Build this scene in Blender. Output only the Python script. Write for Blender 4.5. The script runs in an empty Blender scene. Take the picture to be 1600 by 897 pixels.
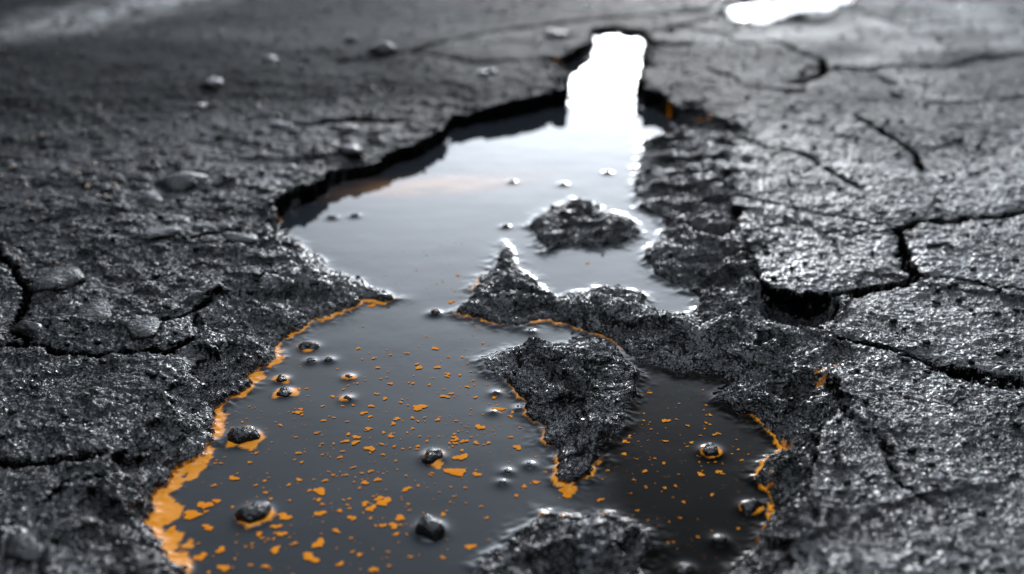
import bpy, math, numpy as np
from mathutils import Vector
import random, time
random.seed(4)
H=0.5; TH=math.radians(25); F=1600*38/36.0
# pixel coordinates -> metres on the ground (plane at height zp)
def g(u,v,zp=0.0):
    dx=(u-800)/F; dy=(448.5-v)/F
    y=math.cos(TH)+dy*math.sin(TH); z=-math.sin(TH)+dy*math.cos(TH)
    t=(H-zp)/-z
    return (t*dx,t*y)
def G(l,zp=0.0): return np.array([g(a,b,zp) for a,b in l])
# ---------- outlines
W=G([(300,980),(290,897),(255,860),(240,820),(250,775),(275,740),(310,720),(345,690),(335,665),(350,640),(375,620),(400,590),(435,560),(430,545),(465,522),(500,500),(540,490),(570,472),(600,475),(622,468),(600,460),(575,452),(555,440),(520,425),(495,405),(470,388),(445,372),(430,352),
(450,332),(490,318),(515,296),(550,285),(590,275),(630,255),(660,246),(690,228),(705,205),(740,198),(780,190),(820,182),(860,172),(885,168),(888,150),(885,125),(880,110),(900,95),(925,90),(930,70),(925,52),(960,48),(1000,55),(1010,70),(1000,85),(1008,100),(1000,125),(995,150),(1010,170),(1040,185),(1065,205),(1040,215),(1005,225),(1000,250),(990,290),(995,325),(1025,340),(1040,360),(1015,385),(1005,405),(1020,430),(1060,455),(1085,462),(1090,480),(1080,495),(1040,492),(1015,485),(1010,465),(975,455),(930,452),(895,460),(865,468),(845,455),(830,435),(810,415),(797,395),(788,380),(775,400),(765,425),(740,435),(738,460),(730,480),(705,492),(740,500),(780,512),(810,512),(850,503),(890,512),(930,525),(965,540),(985,560),(1020,575),(1060,585),(1110,590),(1140,600),(1120,620),(1140,645),(1180,660),(1210,680),(1220,705),(1185,725),(1180,750),(1200,775),(1210,800),(1190,830),(1165,860),(1140,897),(1120,980)])
W2=G([(1130,14),(1160,4),(1200,0),(1240,-8),(1330,-14),(1325,5),(1290,20),(1240,25),(1190,40),(1150,38)])
ISL=[G([(826,352),(845,335),(870,325),(895,312),(920,318),(945,330),(975,340),(1000,355),(1000,372),(975,385),(940,390),(905,387),(875,392),(850,398),(840,380)]),
G([(748,565),(775,555),(810,548),(850,545),(890,538),(930,532),(965,545),(985,565),(1003,580),(1000,610),(985,630),(980,660),(965,690),(945,715),(925,745),(895,765),(875,755),(865,720),(850,690),(840,660),(815,630),(800,605),(780,590),(755,580)]),
G([(745,890),(770,865),(800,845),(820,820),(840,800),(870,812),(910,812),(950,808),(990,815),(1020,835),(1030,860),(1015,880),(1010,920),(1000,990),(760,990)])]
ZT=0.025
P=G([(60,1000),(90,850),(170,735),(250,650),(280,600),(325,550),(300,500),(340,460),(400,430),(450,395),(425,375),(418,345),
(435,325),(490,298),(540,272),(600,248),(660,226),(695,205),(715,180),(780,168),(830,158),(888,146),(886,122),(862,108),(850,90),(895,78),(925,62),(915,42),(960,36),(1012,45),(1020,65),(1008,85),(1012,98),(1000,118),(998,135),(1010,142),(1060,165),(1120,180),(1150,198),(1150,215),(1140,270),(1160,320),(1165,380),(1190,440),(1192,462),(1310,462),(1310,530),(1350,570),(1310,600),(1310,640),(1290,680),(1270,720),(1260,780),(1250,830),(1235,897),(1230,1000)],ZT)
P2=G([(1120,14),(1155,-2),(1200,-6),(1240,-14),(1345,-22),(1340,6),(1290,26),(1240,32),(1190,46),(1140,44)],0.004)
CR=[([(1165,385),(1190,455),(1260,466),(1330,456),(1400,444),(1432,434),(1412,400),(1405,360),(1440,350),(1540,345),(1620,330)],.012),
([(1432,432),(1500,440),(1620,470)],.003),([(1405,358),(1330,345),(1230,322),(1160,310)],.003),
([(1310,535),(1400,545),(1470,570),(1540,580),(1620,605)],.007),([(1470,572),(1530,590),(1570,600)],.011),
([(1205,62),(1235,76),(1285,95),(1288,116),(1240,134)],.014),
([(1335,185),(1430,235),(1445,265)],.009),([(1150,205),(1200,232),(1260,245),(1340,300)],.005),
([(1310,640),(1380,700),(1400,760),(1470,800)],.003),
([(-20,375),(15,420),(45,452),(20,520),(60,542),(150,550),(270,545),(330,500)],.006),
([(-20,540),(60,540)],.005),([(-20,722),(100,715),(180,710),(250,690)],.008),
([(240,512),(330,470),(430,425),(470,400)],.005),([(60,800),(110,765),(190,755)],.004),
([(300,380),(420,345)],.005),([(430,205),(560,190),(700,188)],.007),([(530,95),(640,85),(740,100),(850,92)],.012),
([(640,85),(760,40),(900,20),(1100,5)],.014),([(1010,42),(1100,20),(1140,8)],.014),([(1330,0),(1420,30),(1500,20)],.005)]
CR=[(G(a,ZT),w) for a,w in CR]
PEB=[(380,685,27),(398,806,29),(672,830,27),(676,715,19),(1110,707,19),(1173,795,18),(482,543,15),(680,491,11),(445,615,13),(440,594,10),(486,566,8),(514,564,8),(545,590,7),(543,624,8),(830,519,6),(949,271,6),(880,289,6),(520,341,6),(555,338,6),(1125,847,13),(1072,893,15),(793,738,7),(828,728,8),(785,755,6),(810,640,5),(800,285,5),(775,615,5),(770,645,4),(790,355,6)]
PE=[]
for u,v,r in PEB:
    x,y=g(u,v); s=math.sqrt(x*x+y*y+H*H); PE.append((x,y,r*s/F*.92))
# ---------- raster distance fields
X0,X1,Y0,Y1,C=-1.3,1.6,0.3,3.6,0.004
gx=np.arange(X0,X1,C); gy=np.arange(Y0,Y1,C)
RX,RY=np.meshgrid(gx,gy); RX=RX.astype(np.float32); RY=RY.astype(np.float32)
def dseg(pts,closed=True):
    D=np.full(RX.shape,9.0,np.float32); n=len(pts)
    for i in range(n if closed else n-1):
        a=pts[i]; b=pts[(i+1)%n]; ab=b-a; L=float(ab@ab)+1e-12
        t=np.clip(((RX-a[0])*ab[0]+(RY-a[1])*ab[1])/L,0,1)
        D=np.minimum(D,(RX-a[0]-t*ab[0])**2+(RY-a[1]-t*ab[1])**2)
    return np.sqrt(D)
def inside(pts):
    I=np.zeros(RX.shape,bool); n=len(pts)
    for i in range(n):
        a=pts[i]; b=pts[(i+1)%n]
        if abs(b[1]-a[1])<1e-9: continue
        c=((a[1]>RY)!=(b[1]>RY))&(RX<(b[0]-a[0])*(RY-a[1])/(b[1]-a[1])+a[0]); I^=c
    return I
inW=inside(W)|inside(W2); dW=np.minimum(dseg(W),dseg(W2))
for isl in ISL:
    inW&=~inside(isl); dW=np.minimum(dW,dseg(isl))
dPeb=np.full(RX.shape,9.,np.float32)
for x,y,r in PE: dPeb=np.minimum(dPeb,np.sqrt((RX-x)**2+(RY-y)**2)-r*0.9)
inP=inside(P)|inside(P2)|inW; dP=np.minimum(dseg(P),dseg(P2))
SW=np.where(inW,-dW,dW); SP=np.where(inP,-dP,dP)
SC=np.full(RX.shape,9.,np.float32)
for c,w in CR: SC=np.minimum(SC,dseg(c,False)/w)
def samp(A,x,y):
    fx=np.clip((x-X0)/C,0,A.shape[1]-1.001); fy=np.clip((y-Y0)/C,0,A.shape[0]-1.001)
    ix=fx.astype(np.int32); iy=fy.astype(np.int32); fx=fx-ix; fy=fy-iy
    return (A[iy,ix]*(1-fx)+A[iy,ix+1]*fx)*(1-fy)+(A[iy+1,ix]*(1-fx)+A[iy+1,ix+1]*fx)*fy
# ---------- noise
def h2(ix,iy,s):
    n=(ix.astype(np.int64)*374761393+iy.astype(np.int64)*668265263+s*974711)&0xffffffff
    n=((n^(n>>13))*1274126177)&0xffffffff; n=((n^(n>>16))*2246822519)&0xffffffff
    return ((n^(n>>15))&0xffffff).astype(np.float32)/16777216.
def per(x,y,s):
    ix=np.floor(x); iy=np.floor(y); fx=(x-ix).astype(np.float32); fy=(y-iy).astype(np.float32)
    ix=ix.astype(np.int64); iy=iy.astype(np.int64)
    def gr(a,b,dx,dy):
        t=h2(a,b,s)*6.2831853; return np.cos(t)*dx+np.sin(t)*dy
    u=fx*fx*fx*(fx*(fx*6-15)+10); v=fy*fy*fy*(fy*(fy*6-15)+10)
    return (gr(ix,iy,fx,fy)*(1-u)+gr(ix+1,iy,fx-1,fy)*u)*(1-v)+(gr(ix,iy+1,fx,fy-1)*(1-u)+gr(ix+1,iy+1,fx-1,fy-1)*u)*v
def fbm(x,y,sc,o,s):
    r=0;a=1.
    for i in range(o): r=r+a*per(x*sc+i*7.3,y*sc-i*3.1,s+i); sc*=2.03;a*=.5
    return r*1.4
def ridge(x,y,sc,o,s):
    r=0;a=1.
    for i in range(o): r=r+a*(1-np.abs(per(x*sc+i*7.3,y*sc-i*3.1,s+i))*2.6); sc*=2.1;a*=.5
    return r/1.6
def worley(x,y,sc,s):
    x=x*sc;y=y*sc; ix=np.floor(x).astype(np.int64); iy=np.floor(y).astype(np.int64)
    f1=np.full(x.shape,9.,np.float32); f2=f1.copy(); idr=np.zeros(x.shape,np.float32)
    for a in (-1,0,1):
        for b in (-1,0,1):
            cx=ix+a; cy=iy+b
            d=np.sqrt((cx+h2(cx,cy,s)-x)**2+(cy+h2(cx,cy,s+9)-y)**2).astype(np.float32)
            cl=d<f1; f2=np.where(cl,f1,np.minimum(f2,d)); idr=np.where(cl,h2(cx,cy,s+5),idr); f1=np.where(cl,d,f1)
    return f1,f2,idr
sm=lambda a,b,x:(lambda t:t*t*(3-2*t))(np.clip((x-a)/(b-a),0,1))
# ---------- ground grid
def stretch(start,step,growth,limit):
    o=[start]
    while abs(o[-1])<limit: o.append(o[-1]+step); step*=growth
    return o
xs=list(np.arange(-0.85,0.85,0.0015)); 
xs=[-v for v in stretch(0.8516,0.0017,1.006,1.6)][::-1]+xs+stretch(0.8516,0.0017,1.006,1.6)
rr=stretch(xs[-1],0.01,1.13,400)[1:]; ll=[-v for v in stretch(-xs[0],0.01,1.13,400)[1:]][::-1]
xs=np.array(ll+xs+rr)
ys=[0.5]
while ys[-1]<3.4: ys.append(ys[-1]+0.0014*max(1,(ys[-1]/0.95))**1.35)
ys=[0.5-(v-0.0) for v in stretch(0.004,0.004,1.15,400)][::-1]+ys+stretch(ys[-1],0.012,1.12,400)[1:]
ys=np.array(ys)
NX,NY=len(xs),len(ys)
XX,YY=np.meshgrid(xs,ys); XX=XX.ravel(); YY=YY.ravel()
wx=XX+0.006*fbm(XX,YY,38,3,1)+0.0026*fbm(XX,YY,190,2,2)
wy=YY+0.006*fbm(XX,YY,38,3,3)+0.0026*fbm(XX,YY,190,2,4)
c1,c2,ci=worley(wx,wy,26,51)
jag=sm(.9,1.2,YY)
sw=samp(SW,wx,wy); sc=samp(SC,wx,wy)
sp=samp(SP,wx+jag*.010*fbm(XX,YY,24,3,120),wy+jag*.018*fbm(XX,YY,24,3,124)+jag*.022*(ci-.5))
sp=np.where(sw<0,np.minimum(sp,-.0005),sp)
far=np.sqrt(XX**2+YY**2); fade=1-sm(3.2,6,far)
edge=(XX<X0+.05)|(XX>X1-.05)|(YY>Y1-.05)|(YY<Y0+.05)
sc=np.where(edge,9,sc)
f1,f2,idr=worley(wx+0.02*fbm(XX,YY,9,2,60),wy+0.02*fbm(XX,YY,9,2,61),6.0,21)
zt=ZT*(1-0.7*sm(2.1,2.5,YY))+0.009*fbm(XX,YY,3.0,2,7)*(1-sm(2.1,2.5,YY))
right=sm(0.12,0.32,XX)
zt=zt+(idr-.5)*0.007*right+(ci-.4)*.009*np.exp(-np.abs(sp)/.022)*(1-sm(2.1,2.4,YY))
lump=fbm(XX,YY,22,3,8); rid=ridge(XX,YY,45,3,9); a1,a2,_=worley(XX,YY,150,31)
agg=(1-np.clip(a1*1.25,0,1)**2)
b1,b2,bi=worley(wx,wy,42,35); aggB=(1-np.clip(b1*1.5,0,1)**2)*(bi>.68)
d1,d2,di=worley(XX,YY,85,36); aggM=(1-np.clip(d1*1.35,0,1)**2)*(di>.35)
fine=fbm(XX,YY,300,2,12)
wr=ridge(XX+.004*lump,YY,110,2,78)
sheet=fbm(XX+.02*lump,YY*1.3,9,2,77)
step=np.floor(sheet*2.2)+sm(0.0,.12,(sheet*2.2)%1)
calm=1-.65*sm(1.3,2.2,YY)*(1-.4*right)
rough=(0.0016*lump+0.0008*(rid-.6)+0.0009*agg*(1-.3*right)+.0012*aggM+0.0030*aggB*(1-.8*right)+0.0006*fine+0.0008*wr+0.0012*step*(1-.5*right))*calm
top=zt+rough
vc=np.clip(1-(f2-f1)/0.03,0,1)*sm(.3,.6,fbm(XX,YY,2.2,2,44))
top-=0.003*vc
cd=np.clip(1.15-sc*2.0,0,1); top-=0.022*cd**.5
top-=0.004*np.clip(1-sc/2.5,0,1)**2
dPabs=np.maximum(-sp,0); dWp=np.maximum(sw,0)
r=dWp/(dWp+dPabs+1e-5)
mound=0.006*(1-np.exp(-dWp/0.005))+(0.012-.006*sm(1.1,1.3,YY))*np.clip(dWp/.05,0,1)
prof=np.where(r>.999,1,r**np.where(XX<-.03,.62,1.1))
shelf=np.maximum(prof*zt*0.95,mound*(0.85+.45*lump))
mid=(1-np.exp(-dWp/0.005))
chunk=(ci-.5)*0.012*sm(0,.10,c2-c1)
rs=0.0022*lump+0.0016*(rid-.65)+0.0013*agg+.0014*aggM+.0014*aggB+0.0010*fine+.0014*wr+chunk*sm(.004,.02,dWp)
shelf=shelf+rs*mid+0.0006*fine
for u,v,rad,dep in [(1250,495,.035,.022),(1195,395,.018,.016),(1120,370,.02,.012),(1160,345,.018,.014),(1230,620,.016,.010)]:
    a,b=g(u,v,.01); shelf=shelf-dep*np.exp(-(((XX-a)**2+(YY-b)**2)/rad**2)**1.5)*sm(.01,.03,dWp)
shelf=np.where(dWp>.004,np.maximum(shelf,.003+.001*fine),shelf)
water=-np.minimum(0.02,(-np.minimum(sw,0))*0.8)-0.0005
lip=sm(-0.003,0.003,sp)
land=shelf*(1-lip)+(top+.0015*np.exp(-np.maximum(sp,0)/.012))*lip
Z=np.where(sw<0,water,land)*fade
Z=np.where(edge,np.where(fade>0,top*fade,0),Z)
A=np.array(g(-150,95)); B=np.array(g(330,-10)); ab=B-A; n=np.array([-ab[1],ab[0]])/np.linalg.norm(ab)
bx=XX+0.04*fbm(XX,YY,3,2,70)
db=np.abs((bx-A[0])*n[0]+(YY-A[1])*n[1]); wet=np.clip(1-db/0.22,0,1)*(0.6+.8*fbm(XX,YY,12,3,71))
wet=np.clip(wet*1.2,0,1)*sm(-.55,-.85,XX)
SILT=[(250,850,.018),(245,800,.019),(270,750,.013),(310,722,.009),(345,665,.008),(360,635,.006),(400,595,.006),(432,560,.006),(470,520,.004),(600,475,.003),(560,480,.003),(432,360,.005),(480,395,.003),
(740,500,.0013),(860,503,.0013),(930,522,.0013),(890,768,.0055),(850,690,.0012),(810,630,.0012),(1215,690,.0025),(1185,745,.0018),(380,685,.008),(405,808,.005),(1112,712,.002),(1175,800,.002),(705,728,.006),(445,615,.005),(445,590,.004),(482,545,.004),(740,455,.0015),(545,590,.003),(545,625,.003),(545,490,.003)]
def siltw(x,y):
    o=np.zeros_like(x)
    for u,v,w in SILT:
        a,b=g(u,v); o=np.maximum(o,w*np.exp(-((x-a)**2+(y-b)**2)/(2*0.021**2)))
    return o
swid=siltw(XX,YY)
gs=np.clip(swid*0.4-np.abs(sw)*1.0,0,.002)/.002*(sw>-0.03)*(Z<.0035)
rp=np.zeros_like(Z)
for u,v,rad in [(1050,172,.014),(1100,192,.010),(1310,540,.010),(1300,605,.014),(1215,690,.012),(870,100,.010),(1190,745,.008),(1270,465,.008)]:
    a,b=g(u,v,.01); rp=np.maximum(rp,np.exp(-((XX-a)**2+(YY-b)**2)/(2*rad**2)))
rp=np.clip((rp*(0.75+1.6*fbm(XX,YY,90,3,88))-.55)*3,0,.9)*(Z<zt*.92)
silt=np.clip(np.maximum(gs,rp),0,1)
def grid_mesh(name,nx,ny,co,keep=None):
    idx=np.arange(nx*ny).reshape(ny,nx)
    q=np.stack([idx[:-1,:-1],idx[:-1,1:],idx[1:,1:],idx[1:,:-1]],-1).reshape(-1,4)
    if keep is not None: q=q[keep[q].all(1)]
    me=bpy.data.meshes.new(name)
    me.vertices.add(nx*ny); me.vertices.foreach_set('co',co.astype(np.float32).ravel())
    me.loops.add(q.size); me.loops.foreach_set('vertex_index',q.ravel().astype(np.int32))
    me.polygons.add(len(q)); me.polygons.foreach_set('loop_start',(np.arange(len(q))*4).astype(np.int32))
    me.update(calc_edges=True); me.polygons.foreach_set('use_smooth',np.ones(len(q),bool))
    ob=bpy.data.objects.new(name,me); bpy.context.collection.objects.link(ob); return ob
def attr(ob,n,v):
    a=ob.data.attributes.new(n,'FLOAT','POINT'); a.data.foreach_set('value',v.astype(np.float32))
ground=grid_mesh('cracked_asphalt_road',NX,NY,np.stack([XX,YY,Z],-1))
Zg=Z.reshape(NY,NX); gyy=np.gradient(Zg,ys,axis=0); gxx=np.gradient(Zg,xs,axis=1)
slope=np.sqrt(gxx**2+gyy**2).ravel()
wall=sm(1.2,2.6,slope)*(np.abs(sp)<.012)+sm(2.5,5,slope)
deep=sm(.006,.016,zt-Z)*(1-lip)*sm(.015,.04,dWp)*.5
attr(ground,'silt',silt); attr(ground,'cavity_shade',np.clip(cd*1.2+vc*.4+wall+deep,0,1))  # mask for shade painted on cracks, slab walls and hollows
gloss=np.clip(.28+.55*sm(.05,.45,XX)+.5*(1-sm(.75,1.3,YY))*sm(-.75,-.2,XX)+.5*(1-lip),0,1)
fr=sm(.25,.9,XX)
gloss=gloss*(1-(.92-.22*fr)*sm(.95,1.9,YY))
gloss=np.clip(np.maximum(gloss,wet*.5)*(1+.6*fbm(XX,YY,7,3,99)),0.0,1)
attr(ground,'gloss',gloss)
attr(ground,'dry',np.clip(sm(1.15,1.9,YY)*(1-wet*.9)*(1-.5*(1-lip))*(1-.45*fr*(.6+.9*fbm(XX,YY,5,3,101))),0,1))
# ---------- water
wxs=np.arange(-0.42,0.46,0.0018); wys=[0.5]
while wys[-1]<1.9: wys.append(wys[-1]+0.0018*max(1,wys[-1]/.9))
while wys[-1]<3.3: wys.append(wys[-1]+0.006)
wxs=np.concatenate([wxs,np.arange(0.46,1.1,0.006)]); wys=np.array(wys)
WX,WY=np.meshgrid(wxs,wys); WX=WX.ravel(); WY=WY.ravel()
vx=WX+0.006*fbm(WX,WY,38,3,1)+0.0026*fbm(WX,WY,190,2,2); vy=WY+0.006*fbm(WX,WY,38,3,3)+0.0026*fbm(WX,WY,190,2,4)
s=samp(SW,vx,vy); dp=samp(dPeb,WX,WY)
rise=0.0022*np.exp(-np.maximum(-s,0)/0.0045)+0.0016*np.exp(-np.maximum(dp,0)/0.003)
WZ=rise+0.00012*fbm(WX,WY,14,2,90)
water_ob=grid_mesh('puddle_water',len(wxs),len(wys),np.stack([WX,WY,WZ],-1),keep=(s<0.02))
ws=siltw(WX,WY)*np.clip(.95+1.6*fbm(WX,WY,45,4,91),0,2)
dmin=np.minimum(np.maximum(-s,0),np.maximum(dp,0)+.001)
attr(water_ob,'silt',sm(0,.0016,ws-dmin))
bl=sm(0.03,0.09,WX-0.02*fbm(WX,WY,12,2,95))*(1-sm(0.86,0.97,WY))
attr(water_ob,'clear',np.clip(bl,0,1))
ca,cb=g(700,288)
attr(water_ob,'painted_sheen',np.clip(np.exp(-(((WX-ca)/.10)**2+((WY-cb-.25*(WX-ca))/.035)**2))*(1+.8*fbm(WX,WY*2,14,3,97)),0,1))  # warm reflection streak, painted into the water colour
# ---------- materials
def mat(n):
    m=bpy.data.materials.new(n); m.use_nodes=True; nt=m.node_tree; b=nt.nodes['Principled BSDF']; return m,nt,b
_tc={}
def tc(nt):
    k=nt.as_pointer()
    if k not in _tc: _tc[k]=nt.nodes.new('ShaderNodeTexCoord').outputs['Object']
    return _tc[k]
def noise(nt,sc,det=3,rg=.55,dist=0):
    n=nt.nodes.new('ShaderNodeTexNoise'); n.inputs['Scale'].default_value=sc; n.inputs['Detail'].default_value=det; n.inputs['Roughness'].default_value=rg; n.inputs['Distortion'].default_value=dist
    nt.links.new(tc(nt),n.inputs['Vector']); return n
def ramp(nt,src,p):
    r=nt.nodes.new('ShaderNodeValToRGB'); e=r.color_ramp.elements
    while len(e)<len(p): e.new(.5)
    for i,(a,c) in enumerate(p): e[i].position=a; e[i].color=(c,c,c,1) if isinstance(c,(int,float)) else (*c,1)
    nt.links.new(src,r.inputs[0]); return r.outputs[0]
def mix(nt,f,a,b):
    m=nt.nodes.new('ShaderNodeMix'); m.data_type='RGBA'
    for s,i in ((f,0),(a,6),(b,7)):
        if isinstance(s,(int,float)): m.inputs[i].default_value=s if i==0 else (s,s,s,1)
        elif isinstance(s,tuple): m.inputs[i].default_value=(*s,1)
        else: nt.links.new(s,m.inputs[i])
    return m.outputs[2]
def bump(nt,h,st,d,prev=None):
    b=nt.nodes.new('ShaderNodeBump'); b.inputs['Distance'].default_value=d
    if isinstance(st,(int,float)): b.inputs['Strength'].default_value=st
    else: nt.links.new(st,b.inputs['Strength'])
    nt.links.new(h,b.inputs['Height'])
    if prev is not None: nt.links.new(prev,b.inputs['Normal'])
    return b.outputs[0]
def at(nt,n):
    a=nt.nodes.new('ShaderNodeAttribute'); a.attribute_name=n; return a.outputs['Fac']
m,nt,b=mat('wet_asphalt')
n1=noise(nt,60,3); n2=noise(nt,210,2,.5,1.0); n3=noise(nt,520,1,.5); n4=noise(nt,14,3); n5=noise(nt,22,2)
col=ramp(nt,n1.outputs[0],[(.3,(.003,.0037,.0050)),(.6,(.007,.0082,.0100)),(.8,(.015,.0172,.0205))])
sp_=ramp(nt,noise(nt,260,1).outputs[0],[(.71,0),(.74,1)])
col=mix(nt,sp_,col,(.05,.044,.038))
col=mix(nt,at(nt,'cavity_shade'),col,(.0015,.0015,.0015))  # recess shade painted as near-black base colour
col=mix(nt,at(nt,'silt'),col,(.97,.33,.012))
nt.links.new(col,b.inputs['Base Color'])
ro=ramp(nt,n4.outputs[0],[(.35,.06),(.65,.16)])
ro=mix(nt,at(nt,'dry'),ro,.50)
nt.links.new(ro,b.inputs['Roughness'])
spc=mix(nt,at(nt,'gloss'),.012,.72); spc=mix(nt,at(nt,'cavity_shade'),spc,.01); nt.links.new(spc,b.inputs['Specular IOR Level'])
v=nt.nodes.new('ShaderNodeTexVoronoi'); v.inputs['Scale'].default_value=170; nt.links.new(tc(nt),v.inputs['Vector'])
st=ramp(nt,n5.outputs[0],[(.36,.30),(.62,1.0)])
nb=bump(nt,v.outputs[0],.6,.0026); nb=bump(nt,n2.outputs[0],st,.0065,nb); nb=bump(nt,n3.outputs[0],st,.0014,nb)
nt.links.new(nb,b.inputs['Normal'])
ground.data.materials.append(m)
m,nt,b=mat('puddle_water')
base=mix(nt,at(nt,'clear'),(.026,.031,.038),(.004,.0035,.003))
spk=ramp(nt,noise(nt,150,2,.6).outputs[0],[(.64,0),(.70,1)])
mm=nt.nodes.new('ShaderNodeMath'); mm.operation='MULTIPLY'; nt.links.new(spk,mm.inputs[0]); nt.links.new(at(nt,'clear'),mm.inputs[1])
base=mix(nt,mm.outputs[0],base,(.05,.02,.007))
base=mix(nt,at(nt,'painted_sheen'),base,(.45,.23,.11))
base=mix(nt,at(nt,'silt'),base,(.98,.35,.012))
nt.links.new(base,b.inputs['Base Color']); b.inputs['Roughness'].default_value=.03; b.inputs['IOR'].default_value=1.45
nt.links.new(mix(nt,at(nt,'clear'),.5,.06),b.inputs['Specular IOR Level'])
nt.links.new(bump(nt,noise(nt,40,2).outputs[0],.05,.002),b.inputs['Normal'])
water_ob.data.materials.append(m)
# ---------- pebbles
def blob(bm_v,bm_f,c,rx,ry,rz,seed,seg=18,rings=10,amp=.18,rot=0):
    rs=np.random.default_rng(seed); ph=rs.uniform(0,6.28,8); base=len(bm_v)
    ca,sa=math.cos(rot),math.sin(rot)
    for i in range(rings+1):
        t=math.pi*i/rings
        for j in range(seg):
            p=2*math.pi*j/seg
            k=1+amp*(math.sin(2*p+ph[0])*math.sin(t)+.6*math.sin(3*p+ph[1]+2*t)*math.sin(t)+.4*math.sin(5*p+ph[2]-3*t)*math.sin(t)+.5*math.sin(3*t+ph[3]))
            x=rx*k*math.sin(t)*math.cos(p); y=ry*k*math.sin(t)*math.sin(p)
            bm_v.append((c[0]+x*ca-y*sa,c[1]+x*sa+y*ca,c[2]+rz*k*math.cos(t)))
    for i in range(rings):
        for j in range(seg):
            a=base+i*seg+j; b2=base+i*seg+(j+1)%seg
            bm_f.append((a,a+seg,b2+seg,b2))
def mk(name,vs,fs,mt,smooth=True):
    me=bpy.data.meshes.new(name); me.from_pydata(vs,[],fs); me.update()
    if smooth: me.polygons.foreach_set('use_smooth',np.ones(len(me.polygons),bool))
    o=bpy.data.objects.new(name,me); bpy.context.collection.objects.link(o); me.materials.append(mt); return o
m,nt,b=mat('wet_stone'); b.inputs['Base Color'].default_value=(.006,.006,.007,1); b.inputs['Roughness'].default_value=.10
nb=bump(nt,noise(nt,220,3,.6).outputs[0],.8,.003); nt.links.new(nb,b.inputs['Normal']); mst=m
vs=[];fs=[]
for i,(x,y,r) in enumerate(PE): blob(vs,fs,(x,y,0.0),r,r*random.uniform(.8,1.1),r*random.uniform(.6,.85),i,rot=random.uniform(0,3))
mk('pebbles_in_puddle',vs,fs,mst)
def zg(x,y):
    i=int(np.argmin(abs(xs-x))); j=int(np.argmin(abs(ys-y))); return float(Z[j*NX+i])
vs=[];fs=[]
ST=[(95,445,40,.45),(285,288,38,.5),(548,240,24,.6),(250,375,26,.4),(375,378,26,.35),(543,207,20,.5),(333,133,18,.7),(600,80,22,.7),(45,515,22,.6),(235,318,25,.5),(1465,385,18,.4),(440,200,20,.5),(455,262,14,.5),(150,490,30,.3),(420,95,12,.6),(310,165,12,.6),(760,118,16,.6),(550,62,14,.7),(870,50,20,.7),(200,725,30,.4),(40,870,35,.4),(1110,210,25,.4),(140,298,10,.8),(225,515,34,.3)]
for i,(u,v,r,fl) in enumerate(ST):
    x,y=g(u,v,ZT); q=r*math.sqrt(x*x+y*y+H*H)/F; z=zg(x,y)
    blob(vs,fs,(x,y,z-.001),q,q*random.uniform(.7,1.0),q*fl*.75,i+50,rot=random.uniform(-.5,.5),amp=.2)
mk('embedded_stones',vs,fs,mst)
vs=[];fs=[]
for i in range(1700):
    y=random.uniform(.55,3.0); x=random.uniform(-1,.9)*(.35+.45*y)
    ii=int(np.argmin(abs(xs-x))); jj=int(np.argmin(abs(ys-y))); k=jj*NX+ii
    if sw[k]<0.004: continue
    q=random.uniform(.0012,.0035)*(1+.3*y); blob(vs,fs,(x,y,float(Z[k])+q*.2),q,q*random.uniform(.6,1),q*.7,i,seg=7,rings=5,amp=.15,rot=random.uniform(0,3))
mk('grit',vs,fs,mst)
# water beads standing on the tar
m,nt,b=mat('water_bead'); c=ramp(nt,noise(nt,90,2).outputs[0],[(.3,(.004,.005,.006)),(.7,(.010,.012,.014))]); nt.links.new(c,b.inputs['Base Color']); b.inputs['Roughness'].default_value=.03; b.inputs['IOR'].default_value=1.33
vs=[];fs=[]
for i in range(1500):
    y=.55+1.7*random.random()**1.3; x=random.uniform(-1,1)*(.30+.42*y)
    ii=int(np.argmin(abs(xs-x))); jj=int(np.argmin(abs(ys-y))); k=jj*NX+ii
    if sw[k]<0.004: continue
    q=min(.0045,random.lognormvariate(-6.45,.4)); blob(vs,fs,(x,y,float(Z[k])+q*.15),q*random.uniform(.9,1.7),q,q*.55,i+5000,seg=10,rings=6,amp=.08,rot=random.uniform(0,3))
mk('water_beads',vs,fs,m)
m,nt,b=mat('quartz'); c=ramp(nt,noise(nt,400,2).outputs[0],[(.3,(.6,.42,.3)),(.7,(.85,.68,.55))]); nt.links.new(c,b.inputs['Base Color']); b.inputs['Roughness'].default_value=.25
vs=[];fs=[]
QZ=[(22,265,6),(140,300,8),(125,283,5),(66,215,5),(45,325,5),(150,262,4),(12,395,4),(155,170,4),(283,232,4),(90,330,4),(210,205,4)]
for i,(u,v,r) in enumerate(QZ):
    x,y=g(u,v,ZT); q=r*.6*math.sqrt(x*x+y*y+H*H)/F; blob(vs,fs,(x,y,zg(x,y)+q*.4),q,q,q*.8,i+9,seg=9,rings=6)
for i in range(60):
    x,y=g(random.uniform(-40,420),random.uniform(120,420),ZT); q=random.uniform(.0008,.0018); blob(vs,fs,(x,y,zg(x,y)+q*.4),q,q,q*.8,i+99,seg=7,rings=5)
mk('quartz_chips',vs,fs,m)
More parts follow.
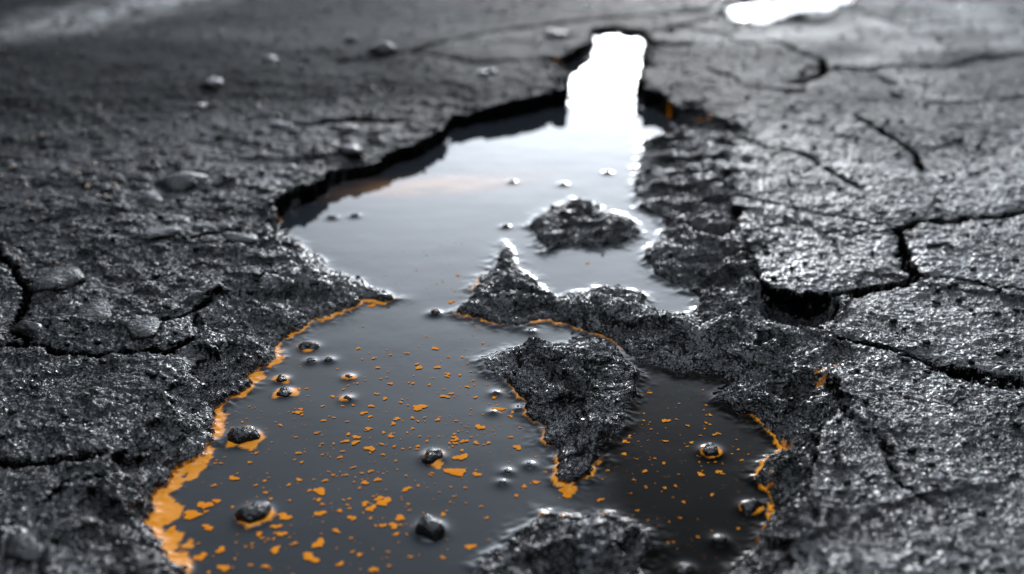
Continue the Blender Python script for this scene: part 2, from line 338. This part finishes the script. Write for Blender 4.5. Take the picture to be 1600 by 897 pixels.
# ---------- orange flakes
FL=[(655,637,12),(500,768,11),(485,872,16),(498,850,11),(625,810,10),(600,785,12),(580,795,9),(635,765,9),(525,830,8),(440,835,8),(430,860,9),(345,860,8),(350,888,11),(325,825,10),(300,805,17),(320,790,11),(365,748,8),(500,803,9),(550,810,7),(735,855,9),(750,668,8),(780,640,10),(725,690,7),(655,575,7),(680,545,6),(700,585,6),(695,620,8),(580,635,5),(540,690,7),(555,692,7),(620,655,6),(590,750,6),(570,755,7),(720,715,12),(712,738,16),(885,770,13),(460,850,6),(1040,658,7),(1095,742,7),(975,690,6),(1040,690,4),(715,430,4),(735,455,4),(615,822,8),(598,822,7),(655,830,5),(745,742,7),(445,808,12),(385,812,8),(405,835,6),(590,575,5),(560,545,4),(520,620,4),(470,640,4),(610,600,4)]
fl=[]
for u,v,r in FL:
    x,y=g(u,v); fl.append((x,y,r*math.sqrt(x*x+y*y+H*H)/F*.85))
tries=0
cen=[g(*c) for c in [(600,790),(480,830),(560,640),(700,590),(500,700),(680,660),(620,850),(440,610),(730,440),(330,820),(700,730),(780,640)]]
while len(fl)<780 and tries<9000:
    tries+=1
    c=random.choice(cen); x=c[0]+random.gauss(0,.05); y=c[1]+random.gauss(0,.055)
    if random.random()<.22:
        c=g(1040,700); x=c[0]+random.gauss(0,.05); y=c[1]+random.gauss(0,.06)
    if y<.52: continue
    if float(samp(SW,np.array([x]),np.array([y]))[0])>-0.006: continue
    fl.append((x,y,min(.006,random.lognormvariate(-7.1,.6))))
vs=[];fs=[]
for x,y,r in fl:
    n=14; base=len(vs); ph=[random.uniform(0,6.28) for _ in range(4)]; ar=random.uniform(.5,1); ro=random.uniform(-.6,.6)
    vs.append((x,y,.0009))
    for j in range(n):
        p=2*math.pi*j/n; k=1+.28*math.sin(2*p+ph[0])+.22*math.sin(3*p+ph[1])+.15*math.sin(5*p+ph[2])
        a=r*k*math.cos(p); c2=r*ar*k*math.sin(p)
        vs.append((x+a*math.cos(ro)-c2*math.sin(ro),y+a*math.sin(ro)+c2*math.cos(ro),.0006))
    for j in range(n): fs.append((base,base+1+j,base+1+(j+1)%n))
m,nt,b=mat('orange_sediment'); c=ramp(nt,noise(nt,300,3).outputs[0],[(.3,(.90,.25,.008)),(.7,(.98,.37,.015))]); nt.links.new(c,b.inputs['Base Color']); b.inputs['Roughness'].default_value=.8; b.inputs['Specular IOR Level'].default_value=.12
mk('orange_flakes',vs,fs,m)
# ---------- light
SE,SA=math.radians(10.5),math.radians(7)
d=Vector((math.sin(SA)*math.cos(SE),math.cos(SA)*math.cos(SE),math.sin(SE)))
w=bpy.data.worlds.new('World'); bpy.context.scene.world=w; w.use_nodes=True; nt=w.node_tree; L=nt.links
sky=nt.nodes.new('ShaderNodeTexSky'); sky.sky_type='NISHITA'; sky.sun_disc=False; sky.sun_elevation=SE; sky.sun_rotation=SA; sky.dust_density=3.0
hs=nt.nodes.new('ShaderNodeHueSaturation'); hs.inputs['Saturation'].default_value=.15; hs.inputs['Value'].default_value=.2
L.new(sky.outputs[0],hs.inputs['Color'])
def M(op,a,b_=None,c=None):
    n=nt.nodes.new('ShaderNodeMath'); n.operation=op
    for i,s_ in enumerate((a,b_,c)):
        if s_ is None: continue
        if isinstance(s_,(int,float)): n.inputs[i].default_value=s_
        else: L.new(s_,n.inputs[i])
    return n.outputs[0]
t_=nt.nodes.new('ShaderNodeTexCoord')
dt=nt.nodes.new('ShaderNodeVectorMath'); dt.operation='DOT_PRODUCT'; L.new(t_.outputs['Generated'],dt.inputs[0]); dt.inputs[1].default_value=d
ang=M('ARCCOSINE',M('MINIMUM',dt.outputs['Value'],.99999))
def lobe(deg,amp): return M('MULTIPLY',M('EXPONENT',M('MULTIPLY',M('POWER',M('DIVIDE',ang,math.radians(deg)),2.0),-1.0)),amp)
cn=nt.nodes.new('ShaderNodeTexNoise'); cn.inputs['Scale'].default_value=3.0; cn.inputs['Detail'].default_value=3
mp=nt.nodes.new('ShaderNodeMapping'); mp.inputs['Scale'].default_value=(1,1,2.5); L.new(t_.outputs['Generated'],mp.inputs[0]); L.new(mp.outputs[0],cn.inputs['Vector'])
cl=M('ADD',M('MULTIPLY',cn.outputs[0],.9),.55)
sx=nt.nodes.new('ShaderNodeSeparateXYZ'); L.new(t_.outputs['Generated'],sx.inputs[0])
mr=nt.nodes.new('ShaderNodeMapRange'); mr.interpolation_type='SMOOTHSTEP'; L.new(sx.outputs['Z'],mr.inputs['Value']); mr.inputs['From Min'].default_value=.8; mr.inputs['From Max'].default_value=.97; mr.inputs['To Max'].default_value=22.0
veil=M('MULTIPLY',M('ADD',M('ADD',M('ADD',lobe(18,42.0),lobe(33,13.0)),.4),mr.outputs[0]),cl)
vcol=nt.nodes.new('ShaderNodeVectorMath'); vcol.operation='SCALE'; vcol.inputs[0].default_value=(.89,.985,1.11); L.new(veil,vcol.inputs['Scale'])
ad=nt.nodes.new('ShaderNodeVectorMath'); ad.operation='ADD'; L.new(hs.outputs[0],ad.inputs[0]); L.new(vcol.outputs[0],ad.inputs[1])
bg=nt.nodes['Background']; L.new(ad.outputs[0],bg.inputs[0]); bg.inputs[1].default_value=.1
sl=bpy.data.lights.new('sun','SUN'); sl.energy=.65; sl.angle=math.radians(10); sl.color=(1,.99,.97)
so=bpy.data.objects.new('sun',sl); bpy.context.collection.objects.link(so)
so.rotation_euler=d.to_track_quat('Z','Y').to_euler()
cam=bpy.data.cameras.new('camera'); co=bpy.data.objects.new('camera',cam); bpy.context.collection.objects.link(co)
co.location=(0,0,H); co.rotation_euler=(math.pi/2-TH,0,0); cam.lens=38; cam.sensor_width=36; cam.clip_start=.01; cam.clip_end=2000
cam.dof.use_dof=True; cam.dof.focus_distance=.97; cam.dof.aperture_fstop=2.8
sc_=bpy.context.scene; sc_.camera=co
sc_.view_settings.view_transform='Standard'; sc_.view_settings.look='None'; sc_.view_settings.exposure=0
